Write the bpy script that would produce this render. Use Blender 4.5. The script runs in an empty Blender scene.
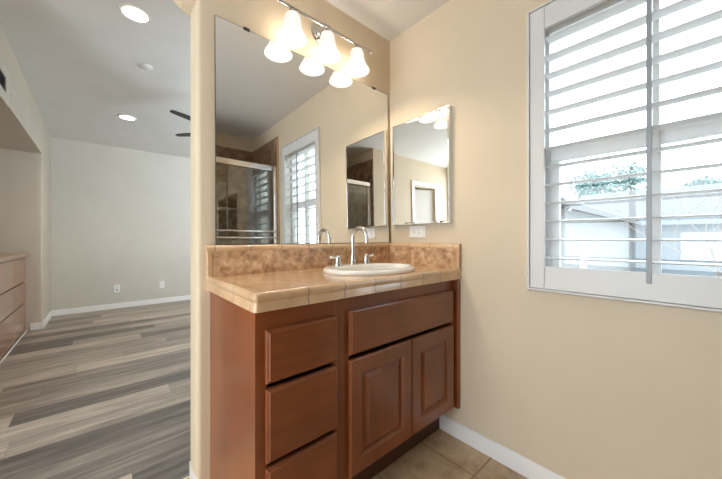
import bpy, bmesh, math, random
from mathutils import Vector, Matrix
random.seed(7)
S = bpy.context.scene
COL = S.collection
PI = math.pi

# ------------------------------------------------------------------ camera, sky, area lights, exposure
CX, CY, CZ, PHI, FPX = -1.5057, -1.4148, 1.119, 0.7192, 294.96
cam_data = bpy.data.cameras.new('camera')
cam = bpy.data.objects.new('camera', cam_data)
COL.objects.link(cam)
cam.location = (CX, CY, CZ)
cam.rotation_euler = (PI / 2, 0, -PHI)
cam_data.sensor_width = 36
cam_data.lens = FPX / 722 * 36
cam_data.shift_y = -1 / 722
cam_data.clip_start = 0.02
S.camera = cam

S.view_settings.view_transform = 'Standard'
S.view_settings.look = 'None'
S.view_settings.exposure = 0.93
S.view_settings.gamma = 1.0
S.view_settings.use_curve_mapping = False
S.cycles.max_bounces = 16
S.cycles.diffuse_bounces = 8
S.cycles.glossy_bounces = 8
S.cycles.transparent_max_bounces = 16
S.cycles.sample_clamp_indirect = 6
S.cycles.caustics_reflective = False
S.cycles.caustics_refractive = False

world = bpy.data.worlds.new('overcast_sky')
S.world = world
world.use_nodes = True
bg = world.node_tree.nodes['Background']
bg.inputs[0].default_value = (0.77, 0.90, 1.0, 1)
bg.inputs[1].default_value = 3.5

def area_light(name, loc, rot, sx, sy, power, col, portal=False, spread=None):
    l = bpy.data.lights.new(name, 'AREA')
    l.shape = 'RECTANGLE'; l.size = sx; l.size_y = sy; l.energy = power; l.color = col
    o = bpy.data.objects.new(name, l); COL.objects.link(o)
    o.location = loc; o.rotation_euler = rot
    if portal: l.cycles.is_portal = True
    if spread: l.spread = spread
    return o
# daylight: bathroom window portal and bedroom window light; the left one is added fill
area_light('window_daylight', (0.16, -1.265, 1.53), (0, PI / 2, 0), 1.2, 0.66, 1, (1, 1, 1), True)
area_light('bedroom_daylight', (1.45, 0.10, 1.45), (PI / 2 + 0.65, 0, 0), 1.4, 1.4, 80, (0.74, 0.88, 1.0), spread=2.3)
area_light('left_fill_light', (-3.43, -0.85, 1.25), (0, -PI / 2, 0), 2.1, 1.5, 7, (1.0, 0.97, 0.92))

# ------------------------------------------------------------------ helpers
def root_loc(p):
    while p.parent: p = p.parent
    return Vector(p.location)

def tag(o, label=None, cat=None, group=None, kind=None):
    if label: o['label'] = label
    if cat: o['category'] = cat
    if group: o['group'] = group
    if kind: o['kind'] = kind
    return o

def thing(name, loc, label, cat, group=None, kind=None):
    o = bpy.data.objects.new(name, None); COL.objects.link(o)
    o.location = loc; o.empty_display_size = 0.05
    return tag(o, label, cat, group, kind)

def obj(name, bm, mat, parent=None, origin=None, smooth=None, label=None):
    """Link a bmesh laid out in world coordinates as ONE mesh object."""
    bmesh.ops.recalc_face_normals(bm, faces=bm.faces)
    off = root_loc(parent) if parent else Vector(origin or (0, 0, 0))
    bmesh.ops.translate(bm, verts=bm.verts, vec=-off)
    me = bpy.data.meshes.new(name)
    bm.to_mesh(me); bm.free()
    for m in (mat if isinstance(mat, (list, tuple)) else [mat]): me.materials.append(m)
    if smooth is not None:
        me.shade_smooth()
        if smooth < 180: me.set_sharp_from_angle(angle=math.radians(smooth))
    o = bpy.data.objects.new(name, me); COL.objects.link(o)
    if parent: o.parent = parent
    else: o.location = off
    if label: o['label'] = label
    return o

def struct(name, bm, mat, parent=None, **k):
    o = obj(name, bm, mat, parent, **k)
    if not parent: o['kind'] = 'structure'
    return o

def box(bm, x0, x1, y0, y1, z0, z1, bev=0.0, seg=2, mi=0, edges=None):
    vs = [bm.verts.new((x, y, z)) for x in (x0, x1) for y in (y0, y1) for z in (z0, z1)]
    idx = [(0, 1, 3, 2), (4, 6, 7, 5), (0, 4, 5, 1), (2, 3, 7, 6), (0, 2, 6, 4), (1, 5, 7, 3)]
    fs = [bm.faces.new([vs[i] for i in f]) for f in idx]
    for f in fs: f.material_index = mi
    if bev > 0:
        es = list({e for f in fs for e in f.edges})
        if edges == 'z': es = [e for e in es if abs(e.verts[0].co.z - e.verts[1].co.z) > 1e-6]
        if edges == 'x': es = [e for e in es if abs(e.verts[0].co.x - e.verts[1].co.x) > 1e-6]
        if edges == 'y': es = [e for e in es if abs(e.verts[0].co.y - e.verts[1].co.y) > 1e-6]
        bmesh.ops.bevel(bm, geom=es, offset=bev, segments=seg, profile=0.5, affect='EDGES')
    return bm

def BX(*a, **k): return box(bmesh.new(), *a, **k)

def wall_with_holes(bm, axis, p0, p1, a0, a1, z0, z1, holes):
    """A wall slab, thickness p0..p1 along `axis`, spanning a0..a1 sideways; holes are (a, a, z, z)."""
    A = sorted({a0, a1, *[h[0] for h in holes], *[h[1] for h in holes]})
    Z = sorted({z0, z1, *[h[2] for h in holes], *[h[3] for h in holes]})
    for i in range(len(A) - 1):
        for j in range(len(Z) - 1):
            am, zm = (A[i] + A[i + 1]) / 2, (Z[j] + Z[j + 1]) / 2
            if any(h[0] < am < h[1] and h[2] < zm < h[3] for h in holes): continue
            if axis == 'x': box(bm, p0, p1, A[i], A[i + 1], Z[j], Z[j + 1])
            else: box(bm, A[i], A[i + 1], p0, p1, Z[j], Z[j + 1])
    bmesh.ops.remove_doubles(bm, verts=bm.verts, dist=1e-5)
    # drop the inner faces shared by two boxes
    seen = {}
    for f in bm.faces: seen.setdefault(tuple(sorted(v.index for v in f.verts)), []).append(f)
    bm.verts.index_update()
    seen = {}
    for f in list(bm.faces): seen.setdefault(tuple(sorted(v.index for v in f.verts)), []).append(f)
    kill = [f for fs in seen.values() if len(fs) > 1 for f in fs]
    if kill: bmesh.ops.delete(bm, geom=kill, context='FACES')
    return bm

def loft(bm, rings, close_first=False, close_last=False, mi=0):
    """rings: lists of points of equal length, each a closed loop."""
    vr = [[bm.verts.new(p) for p in r] for r in rings]
    n = len(vr[0])
    for a, b in zip(vr, vr[1:]):
        for i in range(n):
            f = bm.faces.new((a[i], a[(i + 1) % n], b[(i + 1) % n], b[i])); f.material_index = mi
    if close_first: bm.faces.new(vr[0]).material_index = mi
    if close_last: bm.faces.new(vr[-1]).material_index = mi
    return bm

def lathe(bm, profile, c, n=32, axis='z', sx=1.0, sy=1.0, close=True):
    """profile of (radius, height) turned about an axis through c."""
    rings = []
    for r, h in profile:
        ring = []
        for i in range(n):
            a = 2 * PI * i / n
            u, v = r * math.cos(a) * sx, r * math.sin(a) * sy
            if axis == 'z': p = (c[0] + u, c[1] + v, c[2] + h)
            elif axis == 'y': p = (c[0] + u, c[1] + h, c[2] + v)
            else: p = (c[0] + h, c[1] + u, c[2] + v)
            ring.append(p)
        rings.append(ring)
    return loft(bm, rings, close, close)

def tube(bm, pts, r, n=16, caps=True):
    pts = [Vector(p) for p in pts]
    rr = r if isinstance(r, (list, tuple)) else [r] * len(pts)
    rings = []; ref = None
    for i, p in enumerate(pts):
        t = (pts[min(i + 1, len(pts) - 1)] - pts[max(i - 1, 0)]).normalized()
        if ref is None:
            ref = Vector((1, 0, 0)) if abs(t.x) < 0.9 else Vector((0, 1, 0))
        a = (ref - t * ref.dot(t)).normalized(); b = t.cross(a); ref = a
        rings.append([p + (a * math.cos(2 * PI * k / n) + b * math.sin(2 * PI * k / n)) * rr[i] for k in range(n)])
    return loft(bm, rings, caps, caps)

def rect_loft(bm, x0, x1, z0, z1, steps, front_close=True, back_close=True):
    """nested rectangles facing -y; steps of (inset, y)."""
    rings = [[(x0 + i, y, z0 + i), (x1 - i, y, z0 + i), (x1 - i, y, z1 - i), (x0 + i, y, z1 - i)] for i, y in steps]
    return loft(bm, rings, back_close, front_close)

def rect_loft_x(bm, y0, y1, z0, z1, steps, front_close=True, back_close=True):
    rings = [[(x, y0 + i, z0 + i), (x, y1 - i, z0 + i), (x, y1 - i, z1 - i), (x, y0 + i, z1 - i)] for i, x in steps]
    return loft(bm, rings, back_close, front_close)

# ------------------------------------------------------------------ materials
class NT:
    def __init__(s, name):
        s.m = bpy.data.materials.new(name); s.m.use_nodes = True
        s.t = s.m.node_tree; s.b = s.t.nodes['Principled BSDF']; s.out = s.t.nodes['Material Output']
    def n(s, kind, **k):
        x = s.t.nodes.new(kind)
        for a, v in k.items(): setattr(x, a, v)
        return x
    def l(s, a, b): s.t.links.new(a, b)
    def coord(s, rot=None, scale=None):
        tc = s.n('ShaderNodeTexCoord')
        mp = s.n('ShaderNodeMapping')
        s.l(tc.outputs['Object'], mp.inputs[0])
        if scale: mp.inputs['Scale'].default_value = scale
        if rot: mp.inputs['Rotation'].default_value = rot
        return mp.outputs[0]
    def math(s, op, a, b=None, c=None):
        x = s.n('ShaderNodeMath', operation=op)
        for i, v in enumerate((a, b, c)):
            if v is None: continue
            if isinstance(v, (int, float)): x.inputs[i].default_value = v
            else: s.l(v, x.inputs[i])
        return x.outputs[0]
    def noise(s, vec, scale, detail=4, rough=0.55):
        x = s.n('ShaderNodeTexNoise'); x.inputs['Scale'].default_value = scale
        x.inputs['Detail'].default_value = detail; x.inputs['Roughness'].default_value = rough
        if vec is not None: s.l(vec, x.inputs['Vector'])
        return x.outputs['Fac']
    def ramp(s, fac, stops):
        x = s.n('ShaderNodeValToRGB'); e = x.color_ramp.elements
        while len(e) < len(stops): e.new(0.5)
        for k, (p, c) in zip(e, stops):
            k.position = p; k.color = (*c, 1)
        s.l(fac, x.inputs[0]); return x.outputs[0]
    def mix(s, fac, a, b, mode='MIX'):
        x = s.n('ShaderNodeMix', data_type='RGBA', blend_type=mode)
        for i, v in ((0, fac), (6, a), (7, b)):
            if isinstance(v, (int, float)): x.inputs[i].default_value = v
            elif isinstance(v, tuple): x.inputs[i].default_value = (*v, 1)
            else: s.l(v, x.inputs[i])
        return x.outputs[2]
    def bump(s, h, strength=0.2, dist=0.01):
        x = s.n('ShaderNodeBump'); x.inputs['Strength'].default_value = strength
        x.inputs['Distance'].default_value = dist
        s.l(h, x.inputs['Height']); s.l(x.outputs[0], s.b.inputs['Normal'])
    def set(s, **k):
        for a, v in k.items():
            i = s.b.inputs[a.replace('_', ' ')]
            if isinstance(v, (int, float)): i.default_value = v
            elif isinstance(v, tuple): i.default_value = (*v, 1)
            else: s.l(v, i)
        return s.m

def paint(name, col, rough=0.6, var=0.03, tex=120, bump=0.06):
    t = NT(name); v = t.coord()
    n = t.noise(v, 2.5, 3)
    c = t.ramp(n, [(0.3, tuple(x * (1 - var) for x in col)), (0.7, tuple(min(1, x * (1 + var)) for x in col))])
    if bump: t.bump(t.noise(v, tex, 2), bump, 0.002)
    return t.set(Base_Color=c, Roughness=rough)

def plain(name, col, rough=0.4, metal=0.0, **k):
    t = NT(name); v = t.coord()
    c = t.ramp(t.noise(v, 14, 3), [(0.25, tuple(x * 0.96 for x in col)), (0.75, tuple(min(1, x * 1.03) for x in col))])
    return t.set(Base_Color=c, Roughness=rough, Metallic=metal, **k)

def wood(name, dark, light, axis='x', rough=0.28, coat=0.3):
    t = NT(name)
    sc = {'x': (1.2, 22, 22), 'y': (22, 1.2, 22), 'z': (22, 22, 1.2)}[axis]
    v = t.coord(scale=sc)
    g = t.noise(v, 2.0, 6, 0.6)
    big = t.noise(t.coord(scale=(2, 2, 2)), 1.5, 2)
    f = t.math('ADD', t.math('MULTIPLY', g, 0.35), t.math('MULTIPLY', big, 0.65))
    c = t.ramp(f, [(0.3, dark), (0.7, light)])
    t.bump(g, 0.03, 0.002)
    return t.set(Base_Color=c, Roughness=rough, Coat_Weight=coat, Coat_Roughness=0.22)

def tile_mask(t, axes, width=0.004):
    """1 in the grout lines; axes = {'x': (size, offset), ...} in object coordinates."""
    tc = t.n('ShaderNodeTexCoord'); sp = t.n('ShaderNodeSeparateXYZ')
    t.l(tc.outputs['Object'], sp.inputs[0])
    m = None; cell = []
    for a, (size, off) in axes.items():
        u = t.math('DIVIDE', t.math('SUBTRACT', sp.outputs['xyz'.index(a)], off), size)
        fr = t.math('FRACT', u); cell.append(t.math('FLOOR', u))
        d = t.math('ABSOLUTE', t.math('SUBTRACT', fr, 0.5))
        k = t.math('GREATER_THAN', d, 0.5 - width / size / 2)
        m = k if m is None else t.math('MAXIMUM', m, k)
    cv = t.n('ShaderNodeCombineXYZ')
    for i, c in enumerate(cell): t.l(c, cv.inputs[i])
    wn = t.n('ShaderNodeTexWhiteNoise'); t.l(cv.outputs[0], wn.inputs['Vector'])
    return m, wn.outputs['Value']

def tile(name, axes, cols, grout, rough=0.25, scale=9, width=0.004, bump=0.3, per_tile=0.18, detail=6, sharp=(0.3, 0.5, 0.7), coat=0.0):
    t = NT(name)
    m, rnd = tile_mask(t, axes, width)
    n = t.noise(t.coord(), scale, detail, 0.65)
    c = t.ramp(n, list(zip(sharp, cols)))
    c = t.mix(1.0, c, t.ramp(rnd, [(0, (1 - per_tile,) * 3), (1, (1 + 0 * per_tile,) * 3)]), 'MULTIPLY')
    c = t.mix(m, c, grout)
    t.bump(t.math('SUBTRACT', 1.0, m), bump, 0.003)
    r = t.math('ADD', t.math('MULTIPLY', m, 0.5), rough)
    return t.set(Base_Color=c, Roughness=r, Coat_Weight=coat, Coat_Roughness=0.16, Coat_IOR=1.6)

def mirror_mat(name, col=(0.93, 0.94, 0.93)):
    t = NT(name); return t.set(Base_Color=col, Metallic=1.0, Roughness=0.0)

def pane_glass(name, tint=(0.97, 0.985, 0.98), refl=0.9):
    t = NT(name)
    tr = t.n('ShaderNodeBsdfTransparent'); tr.inputs[0].default_value = (*tint, 1)
    gl = t.n('ShaderNodeBsdfGlossy'); gl.inputs['Roughness'].default_value = 0.0
    ge = t.n('ShaderNodeNewGeometry'); vm = t.n('ShaderNodeVectorMath', operation='DOT_PRODUCT')
    t.l(ge.outputs['Normal'], vm.inputs[0]); t.l(ge.outputs['Incoming'], vm.inputs[1])
    c1 = t.math('SUBTRACT', 1.0, t.math('ABSOLUTE', vm.outputs['Value']))
    fr = t.math('ADD', t.math('MULTIPLY', t.math('POWER', c1, 5), 0.96), 0.04)
    mx = t.n('ShaderNodeMixShader')
    t.l(t.math('MINIMUM', t.math('MULTIPLY', fr, refl), 1.0), mx.inputs[0])
    t.l(tr.outputs[0], mx.inputs[1]); t.l(gl.outputs[0], mx.inputs[2])
    t.l(mx.outputs[0], t.out.inputs[0]); return t.m

def glow(name, col, strength):
    t = NT(name); return t.set(Base_Color=(0.8, 0.8, 0.8), Emission_Color=col, Emission_Strength=strength, Roughness=0.4)

M = {}
M['wall'] = paint('warm beige wall paint', (0.66, 0.55, 0.405))
M['wall_bed'] = paint('greige bedroom wall paint', (0.60, 0.56, 0.49))
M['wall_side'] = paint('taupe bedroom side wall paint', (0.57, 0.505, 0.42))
M['ceil'] = paint('white ceiling paint', (0.74, 0.73, 0.71), 0.8)
M['white'] = paint('white trim paint', (0.80, 0.78, 0.76), 0.35, 0.01, 60, 0.0)
M['shutter'] = paint('white shutter paint', (0.69, 0.68, 0.67), 0.35, 0.01, 60, 0.0)
M['plate'] = plain('white plastic', (0.82, 0.81, 0.77), 0.35)
M['rod'] = plain('grey tilt rod', (0.33, 0.35, 0.38), 0.4)
M['dark'] = plain('dark slot', (0.03, 0.03, 0.03), 0.6)
M['chrome'] = plain('polished chrome', (0.85, 0.85, 0.86), 0.12, 1.0)
M['nickel'] = plain('brushed nickel', (0.58, 0.56, 0.53), 0.2, 1.0)
M['porcelain'] = plain('white glazed porcelain', (0.84, 0.83, 0.79), 0.12, Coat_Weight=0.4)
M['cherry_x'] = wood('cherry wood grain across', (0.145, 0.037, 0.011), (0.275, 0.080, 0.024), 'x')
M['cherry_z'] = wood('cherry wood grain upright', (0.145, 0.037, 0.011), (0.275, 0.080, 0.024), 'z')
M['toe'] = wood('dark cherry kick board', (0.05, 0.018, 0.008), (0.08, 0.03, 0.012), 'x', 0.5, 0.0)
M['edge'] = plain('dark mirror edge', (0.10, 0.095, 0.085), 0.4, 0.6)
M['mirror'] = mirror_mat('silvered mirror')
M['glass'] = pane_glass('clear window glass')
M['shower_glass'] = pane_glass('clear shower glass', (0.90, 0.93, 0.91), 3.2)
TANS = [(0.62, 0.38, 0.20), (0.72, 0.47, 0.27), (0.79, 0.56, 0.36)]
GROUT = (0.40, 0.28, 0.18)
M['top_tile'] = tile('tan counter tile', {'x': (0.157, -0.40), 'y': (0.157, -0.238)}, TANS, GROUT, 0.22, 5, coat=0.8)
M['nose_x'] = tile('tan counter edge tile', {'x': (0.157, -0.40)}, TANS, (0.25, 0.18, 0.13), 0.2, 5, coat=0.8)
M['nose_y'] = tile('tan counter end tile', {'y': (0.157, -0.238)}, TANS, (0.25, 0.18, 0.13), 0.2, 5, coat=0.8)
STONE = [(0.36, 0.20, 0.11), (0.60, 0.37, 0.21), (0.80, 0.57, 0.37)]
M['splash_x'] = tile('mottled brown stone tile', {'x': (0.157, -0.40)}, STONE, (0.50, 0.37, 0.25), 0.3, 24, detail=9, sharp=(0.36, 0.5, 0.64))
M['splash_y'] = tile('mottled brown side tile', {'y': (0.22, -0.06)}, STONE, (0.50, 0.37, 0.25), 0.3, 24, detail=9, sharp=(0.36, 0.5, 0.64))
M['floor_tile'] = tile('beige travertine floor tile', {'x': (0.335, -0.19), 'y': (0.335, -0.72)},
                       [(0.38, 0.25, 0.145), (0.58, 0.41, 0.255), (0.71, 0.53, 0.35)], (0.30, 0.205, 0.13), 0.34, 9, 0.007, 0.4, detail=8)
SH = [(0.14, 0.078, 0.045), (0.28, 0.165, 0.10), (0.46, 0.30, 0.19)]
M['shower_x'] = tile('brown shower tile', {'x': (0.305, 0.0), 'z': (0.305, 0.1)}, SH, (0.24, 0.17, 0.12), 0.3, 12, detail=7, sharp=(0.33, 0.5, 0.68))
M['shower_y'] = tile('brown shower side tile', {'y': (0.305, -1.75), 'z': (0.305, 0.1)}, SH, (0.24, 0.17, 0.12), 0.3, 12, detail=7, sharp=(0.33, 0.5, 0.68))
M['tan_trim'] = plain('tan tile trim', (0.55, 0.34, 0.19), 0.3)
M['fan'] = plain('dark grey fan metal', (0.045, 0.045, 0.05), 0.4, 0.3)
M['bronze'] = plain('dark dresser edge', (0.10, 0.045, 0.025), 0.35)
def lit_glass(name, col, strength, clear, dif=0.03):
    t = NT(name); t.set(Base_Color=(dif, dif, dif), Roughness=0.5, Specular_IOR_Level=0.2, Emission_Color=col, Emission_Strength=strength)
    tr = t.n('ShaderNodeBsdfTransparent'); mx = t.n('ShaderNodeMixShader'); mx.inputs[0].default_value = clear
    t.l(t.b.outputs[0], mx.inputs[1]); t.l(tr.outputs[0], mx.inputs[2]); t.l(mx.outputs[0], t.out.inputs[0]); return t.m
M['lamp_shade'] = lit_glass('lit frosted glass shade', (1.0, 0.95, 0.89), 0.46, 0.30)
M['bulb'] = lit_glass('lit bulb', (1.0, 0.92, 0.80), 3.0, 0.7)
M['lens'] = glow('lit ceiling lens', (1.0, 0.90, 0.74), 3)

def plank_mat():
    t = NT('grey wood plank floor')
    W, L = 0.182, 1.22
    tc = t.n('ShaderNodeTexCoord'); sp = t.n('ShaderNodeSeparateXYZ'); t.l(tc.outputs['Object'], sp.inputs[0])
    x, y = sp.outputs[0], sp.outputs[1]
    v = t.math('DIVIDE', y, W); row = t.math('FLOOR', v); fv = t.math('FRACT', v)
    w1 = t.n('ShaderNodeTexWhiteNoise', noise_dimensions='1D'); t.l(row, w1.inputs['W'])
    u = t.math('ADD', t.math('DIVIDE', x, L), w1.outputs['Value']); colr = t.math('FLOOR', u); fu = t.math('FRACT', u)
    cv = t.n('ShaderNodeCombineXYZ'); t.l(row, cv.inputs[0]); t.l(colr, cv.inputs[1])
    w2 = t.n('ShaderNodeTexWhiteNoise'); t.l(cv.outputs[0], w2.inputs['Vector'])
    rnd = w2.outputs['Value']
    # grain stretched along x, shifted plank by plank
    g = t.n('ShaderNodeCombineXYZ')
    t.l(t.math('ADD', t.math('MULTIPLY', x, 1.6), t.math('MULTIPLY', rnd, 37)), g.inputs[0])
    t.l(t.math('MULTIPLY', y, 17), g.inputs[1]); t.l(t.math('MULTIPLY', rnd, 11), g.inputs[2])
    gn = t.noise(g.outputs[0], 1.6, 6, 0.62)
    f = t.math('ADD', t.math('MULTIPLY', rnd, 0.58), t.math('MULTIPLY', t.math('SUBTRACT', t.math('MULTIPLY', gn, 1.5), 0.22), 0.62))
    c = t.ramp(f, [(0.25, (0.085, 0.073, 0.066)), (0.45, (0.175, 0.15, 0.13)), (0.68, (0.315, 0.27, 0.23)), (0.95, (0.56, 0.48, 0.40))])
    e1 = t.math('GREATER_THAN', t.math('ABSOLUTE', t.math('SUBTRACT', fv, 0.5)), 0.5 - 0.0012 / W)
    e2 = t.math('GREATER_THAN', t.math('ABSOLUTE', t.math('SUBTRACT', fu, 0.5)), 0.5 - 0.0012 / L)
    c = t.mix(t.math('MULTIPLY', t.math('MAXIMUM', e1, e2), 0.6), c, (0.10, 0.085, 0.075))
    t.bump(gn, 0.05, 0.002)
    return t.set(Base_Color=c, Roughness=0.42)
M['plank'] = plank_mat()

# ------------------------------------------------------------------ room shell
H = 2.492                      # bathroom ceiling
YF, YD = 4.72, 0.142           # bedroom far wall, thickness of the wall behind the vanity
XL, XW = -3.45, -2.07          # far left of the bathroom, bedroom wall with the alcove
YB = -1.72                     # wall behind the camera, plane of the shower front
struct('floor', BX(XL, 0, -2.49, 0.155, -0.05, 0), M['floor_tile'])
struct('floor_bedroom', BX(XL, 2.55, 0.163, YF, -0.05, 0), M['plank'])
struct('trim_1', BX(XL, -1.2, 0.155, 0.163, -0.05, 0.003), plain('pale threshold strip', (0.62, 0.55, 0.46), 0.4))
struct('ceiling', BX(XL, 0, -2.49, YD, H, H + 0.08), M['ceil'])
bm = bmesh.new()               # bedroom ceiling, rising gently towards the bathroom
z_at = lambda y: 2.585 + (YF - y) * 0.042
loft(bm, [[(x, YD, z_at(YD) + k), (x, YF, z_at(YF) + k), (x, YF, z_at(YF) + k + 0.1), (x, YD, z_at(YD) + k + 0.1)] for x, k in ((-2.95, 0), (2.55, 0))], True, True)
struct('ceiling_bedroom', bm, M['ceil'])
TOP = 2.9
# wall behind the vanity with rounded end, and the header over the opening beside it
bm = BX(-1.202, 0.139, 0, YD, 0, TOP, 0.020, 4, edges='z')
struct('wall_back', bm, M['wall'], smooth=40)
prof = [(-1.203, 2.150), (-1.24, 2.166), (-1.27, 2.190), (-1.32, 2.220), (-1.40, 2.24), (XL, 2.24), (XL, TOP), (-1.203, TOP)]
bm = bmesh.new(); loft(bm, [[(x, y, z) for x, z in prof] for y in (0.002, YD - 0.002)], True, True)
struct('wall_header', bm, M['wall'])
# right wall with the window hole
WY0, WY1, WZ0, WZ1 = -1.60, -0.925, 0.90, 2.115
bm = wall_with_holes(bmesh.new(), 'x', 0, 0.14, -2.60, 0.0, 0, H, [(WY0, WY1, WZ0, WZ1)])
struct('wall_right', bm, M['wall'])
# bathroom: wall behind the camera with a door, left wall, shower back wall
DX0, DX1 = -3.03, -2.45
bm = wall_with_holes(bmesh.new(), 'y', YB - 0.12, YB, XL, -1.52, 0, H, [(DX0, DX1, 0, 2.06)])
struct('wall_front', bm, M['wall'])
bm = wall_with_holes(bmesh.new(), 'x', XL - 0.1, XL, -2.6, 1.3, 0, TOP, [(-1.65, -0.05, 0.15, 2.35)])
struct('wall_left', bm, M['wall'])
w3 = thing('added_fill_window', (XL - 0.05, -0.85, 0.15), None, None, kind='structure')  # unseen window, added to frame the left fill light
bm = bmesh.new()
for a in ((-1.65, -1.6, 0.15, 2.35), (-0.1, -0.05, 0.15, 2.35), (-1.6, -0.1, 0.15, 0.2), (-1.6, -0.1, 2.3, 2.35), (-0.88, -0.82, 0.2, 2.3)):
    box(bm, XL - 0.08, XL - 0.03, *a)
obj('window_frame', bm, M['white'], w3)
struct('wall_shower', BX(XL, 0, -2.60, -2.49, 0, H), M['wall'])
struct('wall_shower_end', BX(-1.64, -1.52, -2.49, YB - 0.12, 0, H), M['wall'])
# bedroom walls
struct('wall_far', BX(XL, 2.55, YF, YF + 0.1, 0, TOP), M['wall_bed'])
struct('wall_bedroom_right', BX(2.55, 2.65, 0.0, YF, 0, TOP), M['wall_bed'])
bm = wall_with_holes(bmesh.new(), 'y', 0, YD, 0.1395, 2.55, 0, TOP, [(0.7, 2.2, 0.7, 2.2)])
struct('wall_bedroom_front', bm, M['wall_bed'])
# bedroom left wall: rounded end at the far corner, alcove with the built-in dresser
NY0, NY1, NZ = 1.45, 3.95, 2.172
bm = bmesh.new()
box(bm, XW - 0.13, XW, NY1, YF, 0, TOP, 0.018, 4, edges='z')
struct('wall_alcove_end', bm, M['wall_side'], smooth=40)
struct('wall_alcove_header', BX(XW - 0.02, XW, 1.30, NY1 + 0.02, NZ, TOP), M['wall_side'])
struct('wall_alcove_back', BX(-2.95, -2.83, 1.3, NY1 + 0.05, 0, NZ + 0.05), M['wall_side'])
struct('wall_alcove_side', BX(-2.83, XW - 0.05, NY1 - 0.0008, NY1 + 0.05, 0, NZ + 0.05), M['wall_side'])
struct('wall_alcove_ceiling', BX(-2.83, XW - 0.021, 1.3, NY1, NZ, NZ + 0.05), M['wall_side'])
struct('wall_alcove_near', BX(XL, XW, 1.20, 1.30, 0, TOP), M['wall_side'])

def baseboard(name, path, h=0.083, t=0.013):
    """path of (x, y) points; the board stands on its left side, with a small rounded top."""
    bm = bmesh.new()
    P = [Vector((p[0], p[1])) for p in path]
    nrm = []
    for i in range(len(P)):
        ds = []
        if i > 0: ds.append((P[i] - P[i - 1]).normalized())
        if i < len(P) - 1: ds.append((P[i + 1] - P[i]).normalized())
        ns = [Vector((-d.y, d.x)) for d in ds]
        n = sum(ns, Vector((0, 0))).normalized()
        nrm.append(n / max(0.3, n.dot(ns[0])))
    prof = [(0, 0), (t, 0), (t, h * 0.80), (t * 0.8, h * 0.86), (t * 0.75, h * 0.93), (t * 0.35, h), (0, h)]
    loft(bm, [[(p.x + n.x * o, p.y + n.y * o, z) for o, z in prof] for p, n in zip(P, nrm)], True, True)
    struct(name, bm, M['white'], smooth=30)
baseboard('baseboard_right', [(-0.0005, -0.41), (-0.0005, -1.745)][::-1])
baseboard('baseboard_far', [(2.54, YF - 0.0005), (XW + 0.014, YF - 0.0005)])
baseboard('baseboard_left', [(XW + 0.0005, YF - 0.014), (XW + 0.0005, NY1 - 0.001), (XW - 0.10, NY1 - 0.001)])
baseboard('baseboard_wall_end', [(-1.10, YD + 0.0005), (-1.2025, YD + 0.0005), (-1.2025, 0.0)])
baseboard('baseboard_front', [(DX1 + 0.09, YB + 0.0005), (-1.56, YB + 0.0005)][::-1])

# ------------------------------------------------------------------ bathroom window
w = thing('window_1', (0.11, -1.265, WZ0), None, None, kind='structure')
bm = bmesh.new()
for a in ((WY0, WY0 + 0.03, WZ0, WZ1), (WY1 - 0.03, WY1, WZ0, WZ1), (WY0 + 0.03, WY1 - 0.03, WZ0, WZ0 + 0.03), (WY0 + 0.03, WY1 - 0.03, WZ1 - 0.035, WZ1)):
    box(bm, 0.075, 0.135, *a)
obj('window_frame', bm, M['shutter'], w)
obj('mullion', BX(0.08, 0.13, -1.319, -1.300, WZ0 + 0.03, WZ1 - 0.035), M['shutter'], w)
for ya, yb in ((WY0 + 0.03, -1.319), (-1.300, WY1 - 0.03)):
    obj('meeting_rail', BX(0.085, 0.115, ya, yb, 1.480, 1.546, 0.003), M['shutter'], w)
    bm = bmesh.new()
    st = 0.037 if yb > -1.2 else 0.004
    box(bm, 0.088, 0.112, yb - st, yb, WZ0 + 0.03, 1.480)
    box(bm, 0.088, 0.112, ya, ya + 0.014, WZ0 + 0.03, 1.480)
    box(bm, 0.088, 0.112, ya + 0.014, yb - st, WZ0 + 0.03, WZ0 + 0.07)
    sash = obj('lower_sash', bm, M['shutter'], w)
    obj('pane', BX(0.098, 0.102, ya + 0.014, yb - st, WZ0 + 0.07, 1.480), M['glass'], sash)
    obj('pane', BX(0.098, 0.102, ya, yb, 1.546, WZ1 - 0.035), M['glass'], w)

sh = thing('window_shutter', (0, -1.26, 0.88), 'white plantation shutter with open horizontal louvers over the bathroom window', 'shutter')
FY0, FY1, FZ0, FZ1 = -1.632, -0.889, 0.880, 2.1725
bm = bmesh.new()               # outer frame: a picture frame with rounded outside edge
rings = []
for i, x in ((0.0, -0.0005), (0.0, -0.016), (0.006, -0.024), (0.012, -0.024), (0.012, 0.0), (0.04, 0.0), (0.04, 0.06)):
    rings.append([(x, FY0 + i, FZ0 + i), (x, FY1 - i, FZ0 + i), (x, FY1 - i, FZ1 - i), (x, FY0 + i, FZ1 - i)])
loft(bm, rings)
obj('frame', bm, M['shutter'], sh)
PY0, PY1, PZ0, PZ1 = FY0 + 0.014, FY1 - 0.014, FZ0 + 0.014, FZ1 - 0.014
LY0, LY1, LZ0, LZ1 = -1.568, -0.962, 0.9945, 2.060
for n, a in (('stile', (LY1 + 0.001, PY1, PZ0, PZ1)), ('stile', (PY0, LY0 - 0.001, PZ0, PZ1)),
             ('top_rail', (LY0, LY1, LZ1, PZ1)), ('bottom_rail', (LY0, LY1, PZ0, LZ0))):
    obj(n, BX(-0.018, -0.0005, *a, 0.0015, 1), M['shutter'], sh)
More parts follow.
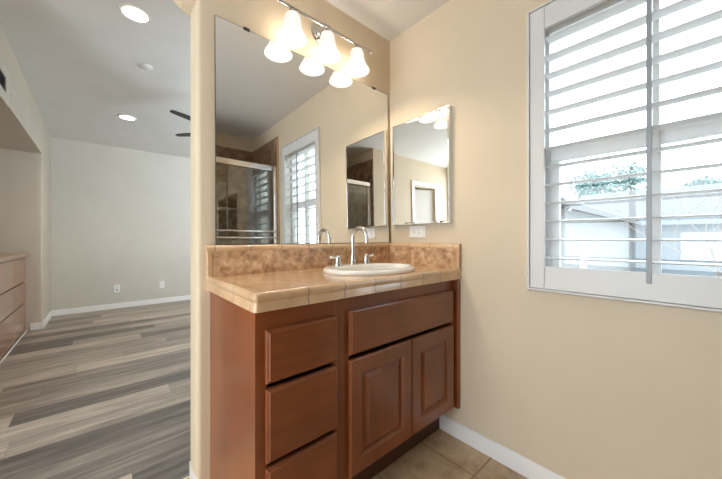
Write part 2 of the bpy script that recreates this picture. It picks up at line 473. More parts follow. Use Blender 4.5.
def louver_bm(z, wd=0.066, th=0.010, tilt=0.0):
    bm = bmesh.new(); pr = []
    for k in range(20):
        a = 2 * PI * k / 20
        u, v = wd / 2 * math.cos(a), th / 2 * math.sin(a) * (1 - 0.35 * abs(math.cos(a)) ** 4)
        pr.append((0.027 + u * math.cos(tilt) - v * math.sin(tilt), z + u * math.sin(tilt) + v * math.cos(tilt)))
    return loft(bm, [[(x, y, zz) for x, zz in pr] for y in (LY0 - 0.002, LY1 + 0.002)], True, True)
louver_z = [1.0308 + 0.0827 * k for k in range(13)]
for z in louver_z:
    obj('louver', louver_bm(z), M['shutter'], sh, smooth=60)
rod = obj('tilt_rod', BX(-0.021, -0.009, -1.306, -1.291, 0.955, 2.03, 0.002), M['rod'], sh)
for z in louver_z: obj('staple', BX(-0.0095, -0.004, -1.301, -1.296, z - 0.004, z + 0.004), M['nickel'], rod)

# bedroom window (out of view, lets the daylight in)
w2 = thing('window_2', (1.45, 0.05, 0.7), None, None, kind='structure')
bm = bmesh.new()
for a in ((0.7, 0.76, 0.7, 2.2), (2.14, 2.2, 0.7, 2.2), (0.76, 2.14, 0.7, 0.76), (0.76, 2.14, 2.14, 2.2), (1.43, 1.47, 0.76, 2.14)):
    box(bm, a[0], a[1], 0.02, 0.08, a[2], a[3])
obj('window_frame', bm, M['shutter'], w2)

# ------------------------------------------------------------------ vanity cabinet
VX0, VX1, VF = -1.150, -0.002, -0.510
van = thing('vanity_cabinet', ((VX0 + VX1) / 2, -0.24, 0), 'reddish cherry wood bathroom vanity with three drawers and two panelled doors', 'cabinet')
obj('side_panel', BX(VX0, VX0 + 0.018, VF + 0.02, -0.001, 0.0, 0.893), M['cherry_z'], van)
obj('side_panel', BX(VX1 - 0.018, VX1, VF + 0.02, -0.016, 0.17, 0.893), M['cherry_z'], van)
obj('bottom_panel', BX(VX0 + 0.018, VX1 - 0.018, VF + 0.02, -0.016, 0.171, 0.187), M['cherry_x'], van)
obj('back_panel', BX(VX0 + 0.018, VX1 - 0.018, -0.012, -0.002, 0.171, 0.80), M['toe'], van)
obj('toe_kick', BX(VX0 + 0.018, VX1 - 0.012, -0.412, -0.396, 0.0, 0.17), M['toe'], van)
bm = wall_with_holes(bmesh.new(), 'y', VF, VF + 0.02, VX0, -0.0235, 0.171, 0.893,
                     [(-1.112, -0.850, 0.195, 0.822), (-0.778, -0.055, 0.195, 0.83)])
obj('face_frame', bm, M['cherry_z'], van)
obj('filler_strip', BX(-0.023, -0.001, -0.541, -0.48, 0.172, 0.893, 0.002), M['cherry_z'], van)
DT = VF - 0.001
def slab_front(x0, x1, z0, z1):
    bm = bmesh.new()
    return rect_loft(bm, x0, x1, z0, z1, [(0, DT), (0, DT - 0.012), (0.002, DT - 0.0145), (0.007, DT - 0.0165), (0.010, DT - 0.020)])
for z0, z1 in ((0.186, 0.393), (0.409, 0.643), (0.660, 0.829)):
    obj('drawer', slab_front(-1.1195, -0.8430, z0, z1), M['cherry_x'], van)
obj('false_front', slab_front(-0.785, -0.0476, 0.662, 0.837), M['cherry_x'], van)
for x0, x1 in ((-0.785, -0.4125), (-0.4075, -0.0476)):
    bm = bmesh.new()
    rect_loft(bm, x0, x1, 0.186, 0.6436, [(0, DT), (0, DT - 0.014), (0.002, DT - 0.0165), (0.006, DT - 0.020), (0.061, DT - 0.020), (0.067, DT - 0.010), (0.073, DT - 0.0085)], front_close=False)
    d = obj('door', bm, M['cherry_z'], van)
    bm = bmesh.new()
    rect_loft(bm, x0, x1, 0.186, 0.6436, [(0.071, DT - 0.004), (0.071, DT - 0.0085), (0.078, DT - 0.0095), (0.095, DT - 0.0195), (0.099, DT - 0.0180), (0.103, DT - 0.0180)])
    obj('raised_panel', bm, M['cherry_z'], d)

# ------------------------------------------------------------------ tiled countertop
SX, SY, SA, SB = -0.444, -0.279, 0.268, 0.208      # sink centre and half axes
ZT = 0.952
ct = thing('countertop', (-0.58, -0.27, 0.893), 'tan tiled countertop with rounded tile edging on the cherry vanity', 'countertop')
CX0, CYF = -1.169, -0.549
def ellipse(a, b, cx, cy, z, n=64): return [(cx + a * math.cos(2 * PI * i / n), cy + b * math.sin(2 * PI * i / n), z) for i in range(n)]
bm = bmesh.new()
outer = [(CX0 + 0.035, CYF + 0.035), (-0.001, CYF + 0.035), (-0.001, -0.001), (CX0 + 0.035, -0.001)]
for z in (ZT, 0.8935):
    vo = [bm.verts.new((x, y, z)) for x, y in outer]
    vi = [bm.verts.new(p) for p in ellipse(SA - 0.03, SB - 0.03, SX, SY, z)]
    es = [bm.edges.new((l[i], l[(i + 1) % len(l)])) for l in (vo, vi) for i in range(len(l))]
    bmesh.ops.triangle_fill(bm, use_beauty=True, use_dissolve=False, edges=es)
    if z == ZT: top_o, top_i = vo, vi
for a, b in ((top_o, vo), (top_i, vi)):
    for i in range(len(a)): bm.faces.new((a[i], a[(i + 1) % len(a)], b[(i + 1) % len(a)], b[i]))
obj('tile_top', bm, M['top_tile'], ct)
nose = [(0.035, ZT), (0.026, ZT + 0.001), (0.016, ZT + 0.0035), (0.008, ZT + 0.002), (0.002, ZT - 0.005), (0.0, ZT - 0.014), (0.004, ZT - 0.023),
        (0.008, ZT - 0.028), (0.0025, ZT - 0.052), (0.002, ZT - 0.056), (0.006, ZT - 0.0585), (0.035, ZT - 0.0585)]
bm = bmesh.new()
RC = 0.016
loft(bm, [[(CX0 + 0.040, CYF + o, z) for o, z in nose], [(-0.001, CYF + o, z) for o, z in nose]], True, True)
obj('front_edge', bm, M['nose_x'], ct, smooth=50)
bm = bmesh.new()
def nose_corner(a):
    out = []
    for o, z in nose:
        r = max(RC - o, 0.0); c = max(RC, o)
        out.append((CX0 + c - r * math.sin(a), CYF + c - r * math.cos(a), z))
    return out
loft(bm, [[(CX0 + 0.0398, CYF + o, z) for o, z in nose]] + [nose_corner(PI / 2 * k / 6) for k in range(7)] + [[(CX0 + o, -0.001, z) for o, z in nose]], True, True)
obj('end_edge', bm, M['nose_y'], ct, smooth=50)
# backsplashes: stone tiles with a rounded cap
SPL = 0.026
obj('backsplash', BX(CX0 + 0.024, -0.001 - SPL, -SPL, -0.001, ZT, 1.062), M['splash_x'], ct)
obj('side_splash', BX(-SPL, -0.001, CYF + 0.028, -0.001, ZT, 1.062), M['splash_y'], ct)
def cap_profile(t, h, z):       # quarter-round strip: (distance from wall, z)
    return [(0.001, z), (t + 0.001, z), (t + 0.002, z + h * 0.35)] + [(t * 0.55 + (t * 0.45 + 0.002) * math.cos(a), z + h * 0.35 + h * 0.65 * math.sin(a)) for a in (PI * k / 12 for k in range(1, 7))] + [(0.001, z + h)]
cp = cap_profile(SPL, 0.028, 1.062)
bm = bmesh.new(); loft(bm, [[(x, -o, z) for o, z in cp] for x in (CX0, -0.001 - SPL)], True, True)
obj('backsplash_cap', bm, M['nose_x'], ct, smooth=50)
bm = bmesh.new(); loft(bm, [[(-o, y, z) for o, z in cp] for y in (-0.001, CYF + 0.002)], True, True)
obj('side_splash_cap', bm, M['nose_y'], ct, smooth=50)
obj('splash_end_trim', BX(CX0, CX0 + 0.024, -SPL - 0.002, -0.001, ZT + 0.001, 1.062, 0.006, 3, edges='z'), M['tan_trim'], ct)
obj('splash_end_trim', BX(-SPL - 0.002, -0.001, CYF + 0.002, CYF + 0.028, ZT + 0.001, 1.062, 0.006, 3, edges='z'), M['tan_trim'], ct)

# ------------------------------------------------------------------ sink
ZR = 0.974
sk = thing('sink', (SX, SY, ZT), 'white oval drop-in sink in the tan tiled countertop', 'sink')
bm = bmesh.new()
BA, BB, BO = 0.220, 0.132, -0.040
rings = [ellipse(SA - 0.034, SB - 0.034, SX, SY, ZT - 0.01)]
rings += [ellipse(SA - 0.004, SB - 0.004, SX, SY, ZT + 0.0005), ellipse(SA, SB, SX, SY, ZT + 0.006), ellipse(SA - 0.002, SB - 0.002, SX, SY, ZT + 0.014),
          ellipse(SA - 0.009, SB - 0.009, SX, SY, ZR - 0.002), ellipse(SA - 0.018, SB - 0.018, SX, SY, ZR)]
for k, z in ((1.06, ZR), (1.02, ZR - 0.003), (0.985, ZR - 0.012), (0.95, ZR - 0.04), (0.88, ZR - 0.08), (0.72, ZR - 0.115), (0.45, ZR - 0.135), (0.12, ZR - 0.142)):
    rings.append(ellipse(BA * k, BB * k, SX, SY + BO, z))
loft(bm, rings, False, True)
obj('basin', bm, M['porcelain'], sk, smooth=180)
bm = bmesh.new(); lathe(bm, [(0.022, -0.1405), (0.022, -0.1385), (0.014, -0.1395), (0.013, -0.1405)], (SX, SY + BO, ZR), 24)
obj('drain', bm, M['nickel'], sk, smooth=40)

# ------------------------------------------------------------------ faucet
FX, FY = -0.4455, -0.1345
fc = thing('faucet', (FX, FY, ZR), 'brushed nickel gooseneck faucet standing on the back rim of the white sink', 'faucet')
bm = bmesh.new(); lathe(bm, [(0.022, 0.0005), (0.022, 0.006), (0.018, 0.012), (0.0155, 0.03), (0.0135, 0.045), (0.012, 0.05)], (FX, FY, ZR), 28)
obj('spout_base', bm, M['nickel'], fc, smooth=40)
R = 0.0575
pts = [(FX, FY, ZR + 0.045), (FX, FY, ZR + 0.10), (FX, FY, 1.120)]
pts += [(FX, FY - R + R * math.cos(a), 1.120 + R * math.sin(a)) for a in (PI * k / 14 for k in range(1, 14))]
pts += [(FX, FY - 2 * R + 0.001, 1.116), (FX, FY - 2 * R, 1.108)]
bm = bmesh.new(); tube(bm, pts, 0.0108, 20)
obj('spout', bm, M['nickel'], fc, smooth=50)
bm = bmesh.new(); lathe(bm, [(0.0125, 0.0), (0.0125, 0.014), (0.0105, 0.016)], (FX, FY - 2 * R, 1.096), 20)
obj('aerator', bm, M['nickel'], fc, smooth=40)
for s in (-1, 1):
    hx = FX + s * 0.1035
    bm = bmesh.new(); lathe(bm, [(0.023, 0.0005), (0.023, 0.006), (0.019, 0.012), (0.017, 0.036), (0.015, 0.047), (0.010, 0.053), (0.002, 0.055)], (hx, FY, ZR), 28)
    h = obj('handle', bm, M['nickel'], fc, smooth=40)
    bm = bmesh.new()
    tube(bm, [(hx + s * 0.010, FY, ZR + 0.040), (hx + s * 0.022, FY, ZR + 0.042), (hx + s * 0.040, FY, ZR + 0.044), (hx + s * 0.050, FY, ZR + 0.0445), (hx + s * 0.054, FY, ZR + 0.0445)], [0.0045, 0.0045, 0.006, 0.0065, 0.003], 14)
    obj('lever', bm, M['porcelain'], h, smooth=50, label='short white lever')

# ------------------------------------------------------------------ wall mirror (leans back a little: foot on the splash cap)
MX0, MX1, MZ0, MZ1 = -1.1325, -0.0285, 1.0905, 2.110
mr = thing('wall_mirror', ((MX0 + MX1) / 2, -0.012, MZ0), 'large frameless wall mirror above the sink and backsplash', 'mirror')
YB0, YB1 = -0.0205, -0.0065     # front face at foot and head
bm = bmesh.new()
loft(bm, [[(x, YB0 + 0.0008, MZ0), (x, YB0 + 0.006, MZ0), (x, YB1 + 0.006, MZ1), (x, YB1 + 0.0008, MZ1)] for x in (MX0, MX1)], True, True)
obj('backing', bm, M['edge'], mr)
bm = bmesh.new()
e = 0.0022
loft(bm, [[(x, YB0 + t, MZ0 + e), (x, YB1 + t, MZ1 - e)][::1] + [(x, YB1 + t + 0.0006, MZ1 - e), (x, YB0 + t + 0.0006, MZ0 + e)] for x, t in ((MX0 + e, 0), (MX1 - e, 0))], True, True)
obj('mirror_glass', bm, M['mirror'], mr)
for cx in (-0.993, -0.16):
    bm = BX(cx - 0.014, cx + 0.014, YB1 - 0.004, -0.0005, MZ1 + 0.0002, MZ1 + 0.006, 0.001)
    box(bm, cx - 0.014, cx + 0.014, YB1 - 0.004, YB1 - 0.0018, MZ1 - 0.006, MZ1 + 0.003)
    obj('clip', bm, M['edge'], mr)

# ------------------------------------------------------------------ medicine cabinet on the right wall
KY0, KY1, KZ0, KZ1, KP = -0.487, -0.0485, 1.208, 1.878, 0.026
mc = thing('medicine_cabinet', (-0.013, (KY0 + KY1) / 2, KZ0), 'slim mirrored medicine cabinet with bright metal frame on the right wall', 'cabinet')
obj('body', BX(-KP + 0.006, -0.0005, KY0 + 0.003, KY1 - 0.003, KZ0 + 0.003, KZ1 - 0.003), M['plate'], mc)
bm = bmesh.new()
rect_loft_x(bm, KY0, KY1, KZ0, KZ1, [(0, -0.002), (0, -KP + 0.001), (0.0015, -KP - 0.001), (0.0035, -KP - 0.001), (0.005, -KP + 0.001), (0.005, -KP + 0.0045)], False, False)
d = obj('door_frame', bm, M['chrome'], mc)
bm = bmesh.new()
rect_loft_x(bm, KY0 + 0.0048, KY1 - 0.0048, KZ0 + 0.0048, KZ1 - 0.0048, [(0, -KP + 0.005), (0, -KP + 0.0020), (0.010, -KP + 0.0010)])
obj('mirror_glass', bm, M['mirror'], d)

# ------------------------------------------------------------------ outlets
def outlet(center, normal, horizontal, label, kind='duplex'):
    """a wall plate with two sockets or a blank insert; normal '-x' or '-y'."""
    t = thing('electrical_outlet', center, label, 'outlet')
    W, Hh = (0.120, 0.074) if horizontal else (0.074, 0.120)
    def to(a, b, c):            # a sideways, b up, c out of the wall
        return (center[0] - c, center[1] + a, center[2] + b) if normal == '-x' else (center[0] + a, center[1] - c, center[2] + b)
    def slab(w, h, c0, c1, a0=0, b0=0, r=0.002):
        bm = bmesh.new(); rings = []
        for i, c in ((0, c0), (0, c1 - r), (r, c1)):
            rings.append([to(a0 + sx * (w / 2 - i), b0 + sz * (h / 2 - i), c) for sx, sz in ((-1, -1), (1, -1), (1, 1), (-1, 1))])
        return loft(bm, rings, True, True)
    obj('cover_plate', slab(W, Hh, 0.0003, 0.006), M['plate'], t)
    if kind == 'blank':
        obj('insert', slab(0.034, 0.068, 0.006, 0.008), M['plate'], t); return t
    for s in (-1, 1):
        a0, b0 = (s * 0.020, 0) if horizontal else (0, s * 0.020)
        w_, h_ = (0.030, 0.032) if horizontal else (0.032, 0.030)
        so = obj('socket', slab(w_, h_, 0.006, 0.0078, a0, b0, 0.001), M['plate'], t)
        bm = bmesh.new()
        for k in (-1, 1):
            da, db = (0.0, k * 0.006) if horizontal else (k * 0.006, 0.003)
            ww, hh = (0.009, 0.0025) if horizontal else (0.0025, 0.009)
            rings = [[to(a0 + da + sx * ww / 2, b0 + db + sz * hh / 2, c) for sx, sz in ((-1, -1), (1, -1), (1, 1), (-1, 1))] for c in (0.0077, 0.0081)]
            loft(bm, rings, True, True)
        if kind == 'lowdark' and s < 0:
            rings = [[to(a0 + 0.011 * math.cos(q), b0 + 0.011 * math.sin(q), c) for q in (2 * PI * k / 16 for k in range(16))] for c in (0.0077, 0.0084)]
            loft(bm, rings, True, True)
        obj('slots', bm, M['dark'], so)
    return t
outlet((0, -0.240, 1.162), '-x', True, 'white wall outlet lying sideways just above the tiled side splash')
def far_point(px, py):          # point on the bedroom far wall
    u = (px - 361) / FPX
    d = (YF - CY) / (math.cos(PHI) - u * math.sin(PHI))
    return (CX + d * (math.sin(PHI) + u * math.cos(PHI)), YF, CZ + (238.5 - py) / FPX * d)
outlet(far_point(117, 288.5), '-y', False, 'white outlet with dark lower socket low on the far bedroom wall', 'lowdark')
outlet(far_point(162, 284.5), '-y', False, 'white wall plate with plain insert, nearest the vanity wall edge', 'blank')

# ------------------------------------------------------------------ vanity light
LX, LYB, LZ = -0.584, -0.085, 2.267
vl = thing('vanity_light', (LX, 0, LZ), 'brushed nickel bar light with three lit bell shades above the mirror', 'light')
bm = bmesh.new(); lathe(bm, [(0.062, -0.0005), (0.062, -0.006), (0.054, -0.010), (0.050, -0.016), (0.040, -0.019), (0.034, -0.028), (0.020, -0.032), (0.010, -0.034)], (LX + 0.012, 0, LZ + 0.012), 36, 'y')
obj('back_plate', bm, M['nickel'], vl, smooth=35)
bm = bmesh.new(); tube(bm, [(LX + 0.012, -0.03, LZ + 0.012), (LX + 0.006, -0.07, LZ + 0.012), (LX, LYB, LZ)], 0.009, 14)
obj('arm', bm, M['nickel'], vl, smooth=50)
bm = bmesh.new(); tube(bm, [(LX - 0.318, LYB, LZ), (LX + 0.318, LYB, LZ)], 0.0085, 16)
bar = obj('bar', bm, M['nickel'], vl, smooth=50)
for s in (-1, 1):
    bm = bmesh.new(); lathe(bm, [(0.0085, 0), (0.012, s * 0.004), (0.012, s * 0.012), (0.006, s * 0.018), (0.002, s * 0.020)], (LX + s * 0.316, LYB, LZ), 16, 'x')
    obj('finial', bm, M['nickel'], bar, smooth=40)
bm = bmesh.new(); lathe(bm, [(0.009, -0.02), (0.014, -0.016), (0.014, 0.016), (0.009, 0.02)], (LX, LYB, LZ), 18, 'x')
obj('collar', bm, M['nickel'], bar, smooth=40)
for k in (-1, 0, 1):
    sx = LX + 0.2107 * k
    bm = bmesh.new(); lathe(bm, [(0.008, -0.006), (0.016, -0.012), (0.022, -0.020), (0.024, -0.032), (0.020, -0.036)], (sx, LYB, LZ), 24)
    obj('shade_holder', bm, M['nickel'], vl, smooth=40)
    prof = [(0.024, -0.030), (0.034, -0.036), (0.0395, -0.050), (0.0415, -0.075), (0.047, -0.100), (0.058, -0.124), (0.069, -0.143), (0.0745, -0.155)]
    prof += [(r - 0.0026, h) for r, h in prof[::-1][:-1]] + [(0.0215, -0.0325)]
    bm = bmesh.new(); lathe(bm, prof, (sx, LYB, LZ), 36, close=False)
    sd = obj('lamp_shade', bm, M['lamp_shade'], vl, smooth=60)
    bm = bmesh.new(); lathe(bm, [(0.010, -0.036), (0.012, -0.06), (0.020, -0.085), (0.024, -0.105), (0.018, -0.124), (0.004, -0.132)], (sx, LYB, LZ), 20)
    obj('bulb', bm, M['bulb'], sd, smooth=60)
    l = bpy.data.lights.new('bulb_light', 'POINT'); l.energy = 7.6; l.color = (1.0, 0.84, 0.63); l.shadow_soft_size = 0.025
    lo = bpy.data.objects.new('bulb_light', l); COL.objects.link(lo); lo.parent = sd; lo.location = (sx - LX, LYB, -0.112)

# ------------------------------------------------------------------ bedroom ceiling fittings
def ceil_light(x, y, label, power):
    z = z_at(y)
    t = thing('recessed_light', (x, y, z), label, 'light', 'recessed bedroom lights')
    bm = bmesh.new(); lathe(bm, [(0.098, -0.001), (0.098, -0.005), (0.090, -0.010), (0.076, -0.008), (0.072, -0.003)], (x, y, z), 36)
    obj('trim_ring', bm, M['white'], t, smooth=40)
    bm = bmesh.new(); lathe(bm, [(0.074, -0.0085), (0.060, -0.0095), (0.003, -0.010)], (x, y, z), 32)
    obj('lens', bm, M['lens'], t, smooth=60)
    l = bpy.data.lights.new('ceiling_spot', 'SPOT'); l.energy = power; l.color = (1.0, 0.82, 0.60); l.spot_size = 2.3; l.spot_blend = 0.8; l.shadow_soft_size = 0.07
    lo = bpy.data.objects.new('ceiling_spot', l); COL.objects.link(lo); lo.parent = t; lo.location = (0, 0, -0.02)
ceil_light(-1.330, 1.24, 'round lit recessed ceiling light nearest the bathroom opening', 20)
ceil_light(-1.272, 3.314, 'round lit recessed ceiling light nearest the far bedroom wall', 24)
zc = z_at(1.95)
bm = bmesh.new(); lathe(bm, [(0.050, -0.0005), (0.050, -0.010), (0.044, -0.014), (0.003, -0.016)], (-1.2035, 1.932, z_at(1.932)), 28)
tag(obj('sprinkler_cover', bm, M['ceil'], origin=(-1.2035, 1.932, z_at(1.932)), smooth=40), 'small flat white disc on the bedroom ceiling between two recessed lights', 'cover plate')

fx, fy, fz = -0.50, 1.90, 2.25
fan = thing('ceiling_fan', (fx, fy, z_at(fy)), 'dark grey ceiling fan with thin blades half hidden behind the wall edge', 'fan')
bm = bmesh.new(); lathe(bm, [(0.065, -0.0005), (0.065, -0.02), (0.03, -0.06)], (fx, fy, z_at(fy)), 24); obj('canopy', bm, M['fan'], fan, smooth=40)
bm = bmesh.new(); tube(bm, [(fx, fy, z_at(fy) - 0.05), (fx, fy, fz + 0.08)], 0.012, 12); obj('rod', bm, M['fan'], fan, smooth=40)
bm = bmesh.new(); lathe(bm, [(0.03, 0.10), (0.09, 0.07), (0.10, 0.02), (0.09, -0.05), (0.05, -0.08), (0.004, -0.085)], (fx, fy, fz), 28); obj('motor', bm, M['fan'], fan, smooth=40)
a0 = math.atan2(1.66 - fy, -1.055 - fx)
for k in range(5):
    a = a0 - k * 2 * PI / 5
    bm = bmesh.new(); rings = []
    for r, wd in ((0.08, 0.025), (0.14, 0.035), (0.30, 0.036), (0.50, 0.030), (0.59, 0.022), (0.605, 0.012)):
        ring = []
        for u, v in ((-wd, -0.003), (wd, -0.003), (wd, 0.003), (-wd, 0.003)):
            ring.append((fx + r * math.cos(a) - u * math.sin(a), fy + r * math.sin(a) + u * math.cos(a), fz + v + u * 0.18))
        rings.append(ring)
    loft(bm, rings, True, True); obj('blade', bm, M['fan'], fan)

vg = thing('vent_grille', (XW, 2.0, 2.18), 'white air vent with dark opening high on the left bedroom wall', 'vent')
bm = bmesh.new()
VY0, VY1, VZ0, VZ1 = 1.70, 2.15, 2.15, 2.43
rect_loft_x(bm, VY0, VY1, VZ0, VZ1, [(0, XW + 0.0005), (0, XW + 0.006), (0.004, XW + 0.010), (0.080, XW + 0.010), (0.082, XW + 0.002)], False, False)
obj('grille_frame', bm, M['wall_bed'], vg)
obj('backing', BX(XW + 0.0005, XW + 0.002, VY0 + 0.07, VY1 - 0.07, VZ0 + 0.07, VZ1 - 0.07), M['dark'], vg)
for k in range(7):
    z = VZ0 + 0.096 + k * 0.016
    bm = bmesh.new(); loft(bm, [[(XW + 0.0025, y, z), (XW + 0.008, y, z - 0.009), (XW + 0.009, y, z - 0.008), (XW + 0.0035, y, z + 0.001)] for y in (VY0 + 0.083, VY1 - 0.083)], True, True)
    obj('slat', bm, M['fan'], vg)
bm = bmesh.new(); tube(bm, [(XW + 0.010, VY1 - 0.012, VZ0 + 0.10), (XW + 0.03, VY1 - 0.008, VZ0 + 0.105), (XW + 0.034, VY1 + 0.01, VZ0 + 0.10)], 0.003, 8)
obj('lever', bm, M['white'], vg)

# ------------------------------------------------------------------ built-in dresser in the alcove
GX, GY0, GY1 = -2.205, 1.32, NY1 - 0.002
dr = thing('built_in_dresser', (-2.5, (GY0 + GY1) / 2, 0), 'long low cherry dresser with flat drawers built into the bedroom alcove', 'dresser')
CHB = wood('glossy cherry dresser front', (0.30, 0.135, 0.075), (0.42, 0.21, 0.125), 'y', 0.22, 0.6)
obj('body', BX(-2.829, GX - 0.02, GY0, GY1, 0.0, 0.905), M['bronze'], dr)
obj('dresser_top', BX(-2.829, GX + 0.035, GY0, GY1, 0.906, 0.951, 0.006, 2, edges='y'), wood('tan dresser top', (0.30, 0.19, 0.12), (0.42, 0.28, 0.18), 'y', 0.3, 0.3), dr)
cols = [(GY0 + 0.004, 1.994), (2.006, 2.644), (2.656, 3.299), (3.313, GY1 - 0.002)]
for y0, y1 in cols:
    for z0, z1 in ((0.025, 0.345), (0.358, 0.598), (0.611, 0.893)):
        bm = bmesh.new(); rect_loft_x(bm, y0, y1, z0, z1, [(0, GX - 0.02), (0, GX - 0.002), (0.002, GX)])
        obj('drawer', bm, CHB, dr)
tag(obj('floor_moulding', BX(GX + 0.001, GX + 0.014, GY0, GY1, 0.0, 0.014, 0.004, 2, edges='y'), M['white'], origin=(GX, 2.6, 0)), None, None, kind='structure').name = 'trim_2'

# ------------------------------------------------------------------ shower behind the camera (seen in the mirror)
ST = 2.33
struct('shower_wall_tile', BX(-1.52, -0.012, -2.4895, -2.478, 0.0, ST), M['shower_x'])
struct('shower_side_tile', BX(-0.012, -0.0005, -2.478, -1.752, 0.0, ST), M['shower_y'])
struct('shower_end_tile', BX(-1.5195, -1.508, -2.478, YB - 0.001, 0.0, ST), M['shower_y'])
struct('trim_3', BX(-0.016, -0.0005, -1.752, -1.732, 0.0, ST, 0.003), M['tan_trim'])
struct('trim_4', BX(-1.507, -0.016, -1.84, -1.735, 0.0, 0.12, 0.006), M['tan_trim'])
se = thing('shower_enclosure', (-0.76, -1.785, 0.12), 'sliding glass shower door in a bright metal frame behind the camera', 'shower door')
obj('header', BX(-1.505, -0.018, -1.815, -1.755, 1.925, 1.985, 0.006), M['chrome'], se)
obj('post', BX(-0.046, -0.018, -1.81, -1.76, 0.1205, 1.925, 0.003), M['chrome'], se)
obj('post', BX(-1.505, -1.478, -1.81, -1.76, 0.1205, 1.925, 0.003), M['chrome'], se)
obj('bottom_track', BX(-1.478, -0.046, -1.81, -1.76, 0.1205, 0.150, 0.003), M['chrome'], se)
for x0, x1, y, front in ((-0.82, -0.048, -1.772, True), (-1.476, -0.72, -1.796, False)):
    g = obj('glass_panel', BX(x0, x1, y - 0.003, y + 0.003, 0.152, 1.922), M['shower_glass'], se)
    bm = bmesh.new(); box(bm, x0, x0 + 0.012, y - 0.006, y + 0.006, 0.151, 1.924); box(bm, x1 - 0.012, x1, y - 0.006, y + 0.006, 0.151, 1.924)
    obj('panel_edge', bm, M['chrome'], g)
    if front:
        for z in (1.175, 1.245):
            bm = bmesh.new(); tube(bm, [(x0 + 0.02, y + 0.004, z), (x0 + 0.02, y + 0.05, z), (x0 + 0.028, y + 0.058, z), (x1 - 0.028, y + 0.058, z), (x1 - 0.02, y + 0.05, z), (x1 - 0.02, y + 0.004, z)], 0.010, 12)
            obj('towel_bar', bm, M['chrome'], g, smooth=50)
# shower head and arm on the end wall
sh_ = thing('shower_fixture', (-1.508, -2.15, 2.0), 'chrome shower head on the tiled end wall inside the shower', 'shower head')
bm = bmesh.new(); tube(bm, [(-1.507, -2.15, 2.05), (-1.43, -2.15, 2.06), (-1.37, -2.15, 2.02)], 0.009, 12); obj('arm', bm, M['chrome'], sh_, smooth=50)
bm = bmesh.new(); tube(bm, [(-1.375, -2.15, 2.022), (-1.355, -2.15, 1.995), (-1.335, -2.15, 1.968)], [0.012, 0.022, 0.04], 20); obj('rose', bm, M['chrome'], sh_, smooth=50)

# ------------------------------------------------------------------ door behind the camera (seen in the small mirror)
dd = thing('door_1', ((DX0 + DX1) / 2, YB, 0), None, None, kind='structure')
bm = bmesh.new()
for x0, x1, z0, z1 in ((DX0 - 0.075, DX0, 0, 2.06), (DX1, DX1 + 0.075, 0, 2.06), (DX0 - 0.075, DX1 + 0.075, 2.06, 2.135)):
    box(bm, x0, x1, YB + 0.0005, YB + 0.018, z0, z1, 0.003, 1)
obj('door_casing', bm, M['white'], dd)
bm = BX(-0.0, 0.56, -0.035, 0.0, 0.01, 2.04)
bmesh.ops.rotate(bm, verts=bm.verts, cent=(0, 0, 0), matrix=Matrix.Rotation(math.radians(-22), 3, 'Z'))
bmesh.ops.translate(bm, verts=bm.verts, vec=(DX0 + 0.004, YB - 0.04, 0))
leaf = obj('door_leaf', bm, M['white'], dd)
struct('wall_closet', BX(XL, -1.64, -2.49, -2.47, 0, H), M['wall'])

# ------------------------------------------------------------------ outside the bathroom window
stucco = paint('pale stucco', (0.19, 0.185, 0.18), 0.9, 0.05, 40, 0.3)
def roof_mat():
    t = NT('grey clay roof tiles'); v = t.coord()
    w1 = t.n('ShaderNodeTexWave', bands_direction='X'); w1.inputs['Scale'].default_value = 2.6; w1.inputs['Distortion'].default_value = 1.5; t.l(v, w1.inputs['Vector'])
    n = t.noise(v, 9, 4)
    f = t.math('ADD', t.math('MULTIPLY', w1.outputs['Fac'], 0.35), t.math('MULTIPLY', n, 0.65))
    return t.set(Base_Color=t.ramp(f, [(0.3, (0.05, 0.047, 0.046)), (0.7, (0.125, 0.118, 0.115))]), Roughness=0.9)
roofm = roof_mat()
shade_wall = paint('blue grey shaded wing wall', (0.15, 0.165, 0.18), 0.8, 0.04, 30, 0.1)  # shade on the wing wall is put into its blue grey colour
GZ = -2.9
tag(obj('ground', BX(0.3, 40, -25, 25, GZ - 0.1, GZ), paint('pale paving', (0.35, 0.34, 0.32), 0.9)), None, None, kind='structure')
hs = thing('neighbour_house', (11, 2.5, GZ), 'pale neighbouring house with grey tiled roof seen through the shutter louvers', 'house')
HY, HX0, HX1 = 0.6, 5.8, 16.8
obj('wall', BX(HX0, HX1 + 6, HY, HY + 7, GZ, 1.80), stucco, hs)
obj('wing_wall', BX(HX1, HX1 + 6, -8, HY, GZ, 1.90), shade_wall, hs)
bm = bmesh.new()               # gable roof over the main block, ridge along x
sec = [(HY - 0.35, 1.72), (HY - 0.35, 1.86), (HY + 3.2, 3.60), (HY + 7.35, 1.86), (HY + 7.35, 1.72), (HY + 3.2, 3.44)]
loft(bm, [[(x, y, z) for y, z in sec] for x in (HX0 - 0.35, HX1 + 6.2)], True, True); obj('roof', bm, roofm, hs)
bm = bmesh.new()               # roof over the wing, ridge along y
sec = [(HX1 - 0.4, 1.88), (HX1 - 0.4, 2.02), (HX1 + 3.3, 3.70), (HX1 + 6.4, 2.02), (HX1 + 6.4, 1.88), (HX1 + 3.3, 3.54)]
loft(bm, [[(x, y, z) for x, z in sec] for y in (-8.4, HY + 2.6)], True, True); obj('roof', bm, roofm, hs)
obj('fascia', BX(HX1 - 0.44, HX1 - 0.40, -8.4, HY - 0.3, 1.70, 2.0), paint('dark blue grey fascia', (0.16, 0.19, 0.22), 0.7), hs)
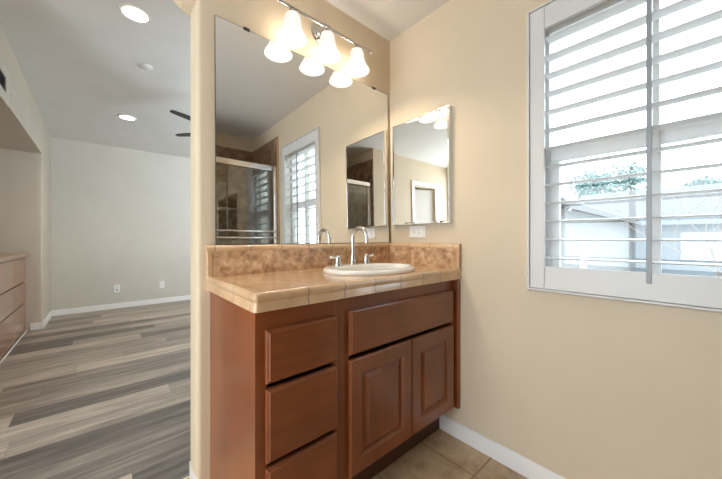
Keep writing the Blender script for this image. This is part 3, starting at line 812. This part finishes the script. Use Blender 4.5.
for y0, y1 in ((-2.2, -0.95), (-4.6, -3.3)):
    bm = bmesh.new()
    for a in ((y0, y0 + 0.09, 0.25, 1.35), (y1 - 0.09, y1, 0.25, 1.35), (y0 + 0.09, y1 - 0.09, 0.25, 0.34), (y0 + 0.09, y1 - 0.09, 1.26, 1.35), (y0 + 0.09, y1 - 0.09, 0.78, 0.84)):
        box(bm, HX1 - 0.05, HX1 - 0.001, *a)
    f = obj('window', bm, M['white'], hs)
    obj('pane', BX(HX1 - 0.02, HX1 - 0.002, y0 + 0.09, y1 - 0.09, 0.34, 1.26), plain('pale blue reflecting glass', (0.30, 0.36, 0.40), 0.3), f)
bm = bmesh.new(); box(bm, 7.6, 8.4, HY - 0.03, HY - 0.001, 0.0, 1.1)
obj('window', bm, plain('pale frame', (0.34, 0.34, 0.34), 0.5), hs)

def ray_point(px, py, d):
    u = (px - 361) / FPX
    return Vector((CX + d * (math.sin(PHI) + u * math.cos(PHI)), CY + d * (math.cos(PHI) - u * math.sin(PHI)), CZ + (238.5 - py) / FPX * d))
leafm = [paint('hazy blue green leaves', (0.09, 0.16, 0.145), 0.8, 0.3, 20, 0), paint('grey bark', (0.16, 0.135, 0.12), 0.9, 0.1, 40, 0.2)]  # washed-out haze is put into the leaf colour
def leafy_tree(base, crown_c, rad, label, n=900):
    t = thing('leafy_tree', base, label, 'tree')
    bm = bmesh.new()
    for k in range(n):
        v = Vector((random.gauss(0, 1), random.gauss(0, 1), random.gauss(0, 1))); v = v.normalized() * random.random() ** 0.4
        lump = 1 + 0.3 * math.sin(5 * v.x + 1.3) * math.cos(4 * v.z + 3 * v.y)
        c = crown_c + Vector((v.x * rad[0], v.y * rad[1], v.z * rad[2])) * lump
        s = random.uniform(0.10, 0.26)
        ax = Vector((random.uniform(-1, 1), random.uniform(-1, 1), random.uniform(-0.4, 1))).normalized()
        a = ax.orthogonal().normalized(); b = ax.cross(a)
        bm.faces.new([bm.verts.new(c + a * s), bm.verts.new(c + b * s * 0.5), bm.verts.new(c - a * s), bm.verts.new(c - b * s * 0.5)])
    me = obj('foliage', bm, leafm[0], t)
    bm = bmesh.new(); tube(bm, [base, (base + crown_c) / 2 + Vector((0.1, 0.1, 0)), crown_c], [0.22, 0.16, 0.06], 10); obj('trunk', bm, leafm[1], t, smooth=50)
for px, py, d, rad, lab in ((592, 186, 24, (1.3, 1.3, 1.1), 'blue green tree rising above the neighbour roof, nearest the window stile'),
                            (626, 180, 25, (1.9, 1.9, 1.35), 'broad blue green tree above the neighbour roof just beside the tilt rod'),
                            (703, 187, 24, (1.2, 1.2, 0.7), 'low blue green tree above the neighbour roof beyond the tilt rod')):
    c = ray_point(px, py, d)
    leafy_tree(Vector((c.x, c.y, GZ)), c, rad, lab)

def bare_tree(base, label, tips):
    t = thing('bare_tree', base, label, 'tree')
    bm = bmesh.new()
    def grow(p, d, L, r, depth):
        pts = [p]; rr = [r]
        for k in range(4):
            d = (d + Vector((random.uniform(-.25, .25), random.uniform(-.25, .25), random.uniform(-.1, .2)))).normalized()
            pts.append(pts[-1] + d * L / 4); rr.append(r * (1 - 0.12 * (k + 1)))
        tube(bm, pts, rr, 6)
        if depth:
            for k in range(3):
                q = pts[random.choice((2, 3, 4))]
                nd = (d + Vector((random.uniform(-1, 1), random.uniform(-1, 1), random.uniform(-.35, .7)))).normalized()
                grow(q, nd, L * 0.72, r * 0.55, depth - 1)
    top = base + Vector((0.05, -0.1, 3.6)); tube(bm, [base, (base + top) / 2 + Vector((0.05, 0.05, 0)), top], [0.07, 0.055, 0.04], 8)
    for k in range(5):
        a = 2 * PI * k / 5 + 0.4
        grow(top, Vector((math.cos(a), math.sin(a), 0.9)).normalized(), 0.62, 0.011, 3)
    obj('branches', bm, leafm[1], t)
c = ray_point(706, 232, 3.4)
bare_tree(Vector((c.x, c.y, GZ)), 'bare branching tree in front of the neighbour house beyond the tilt rod', 5)
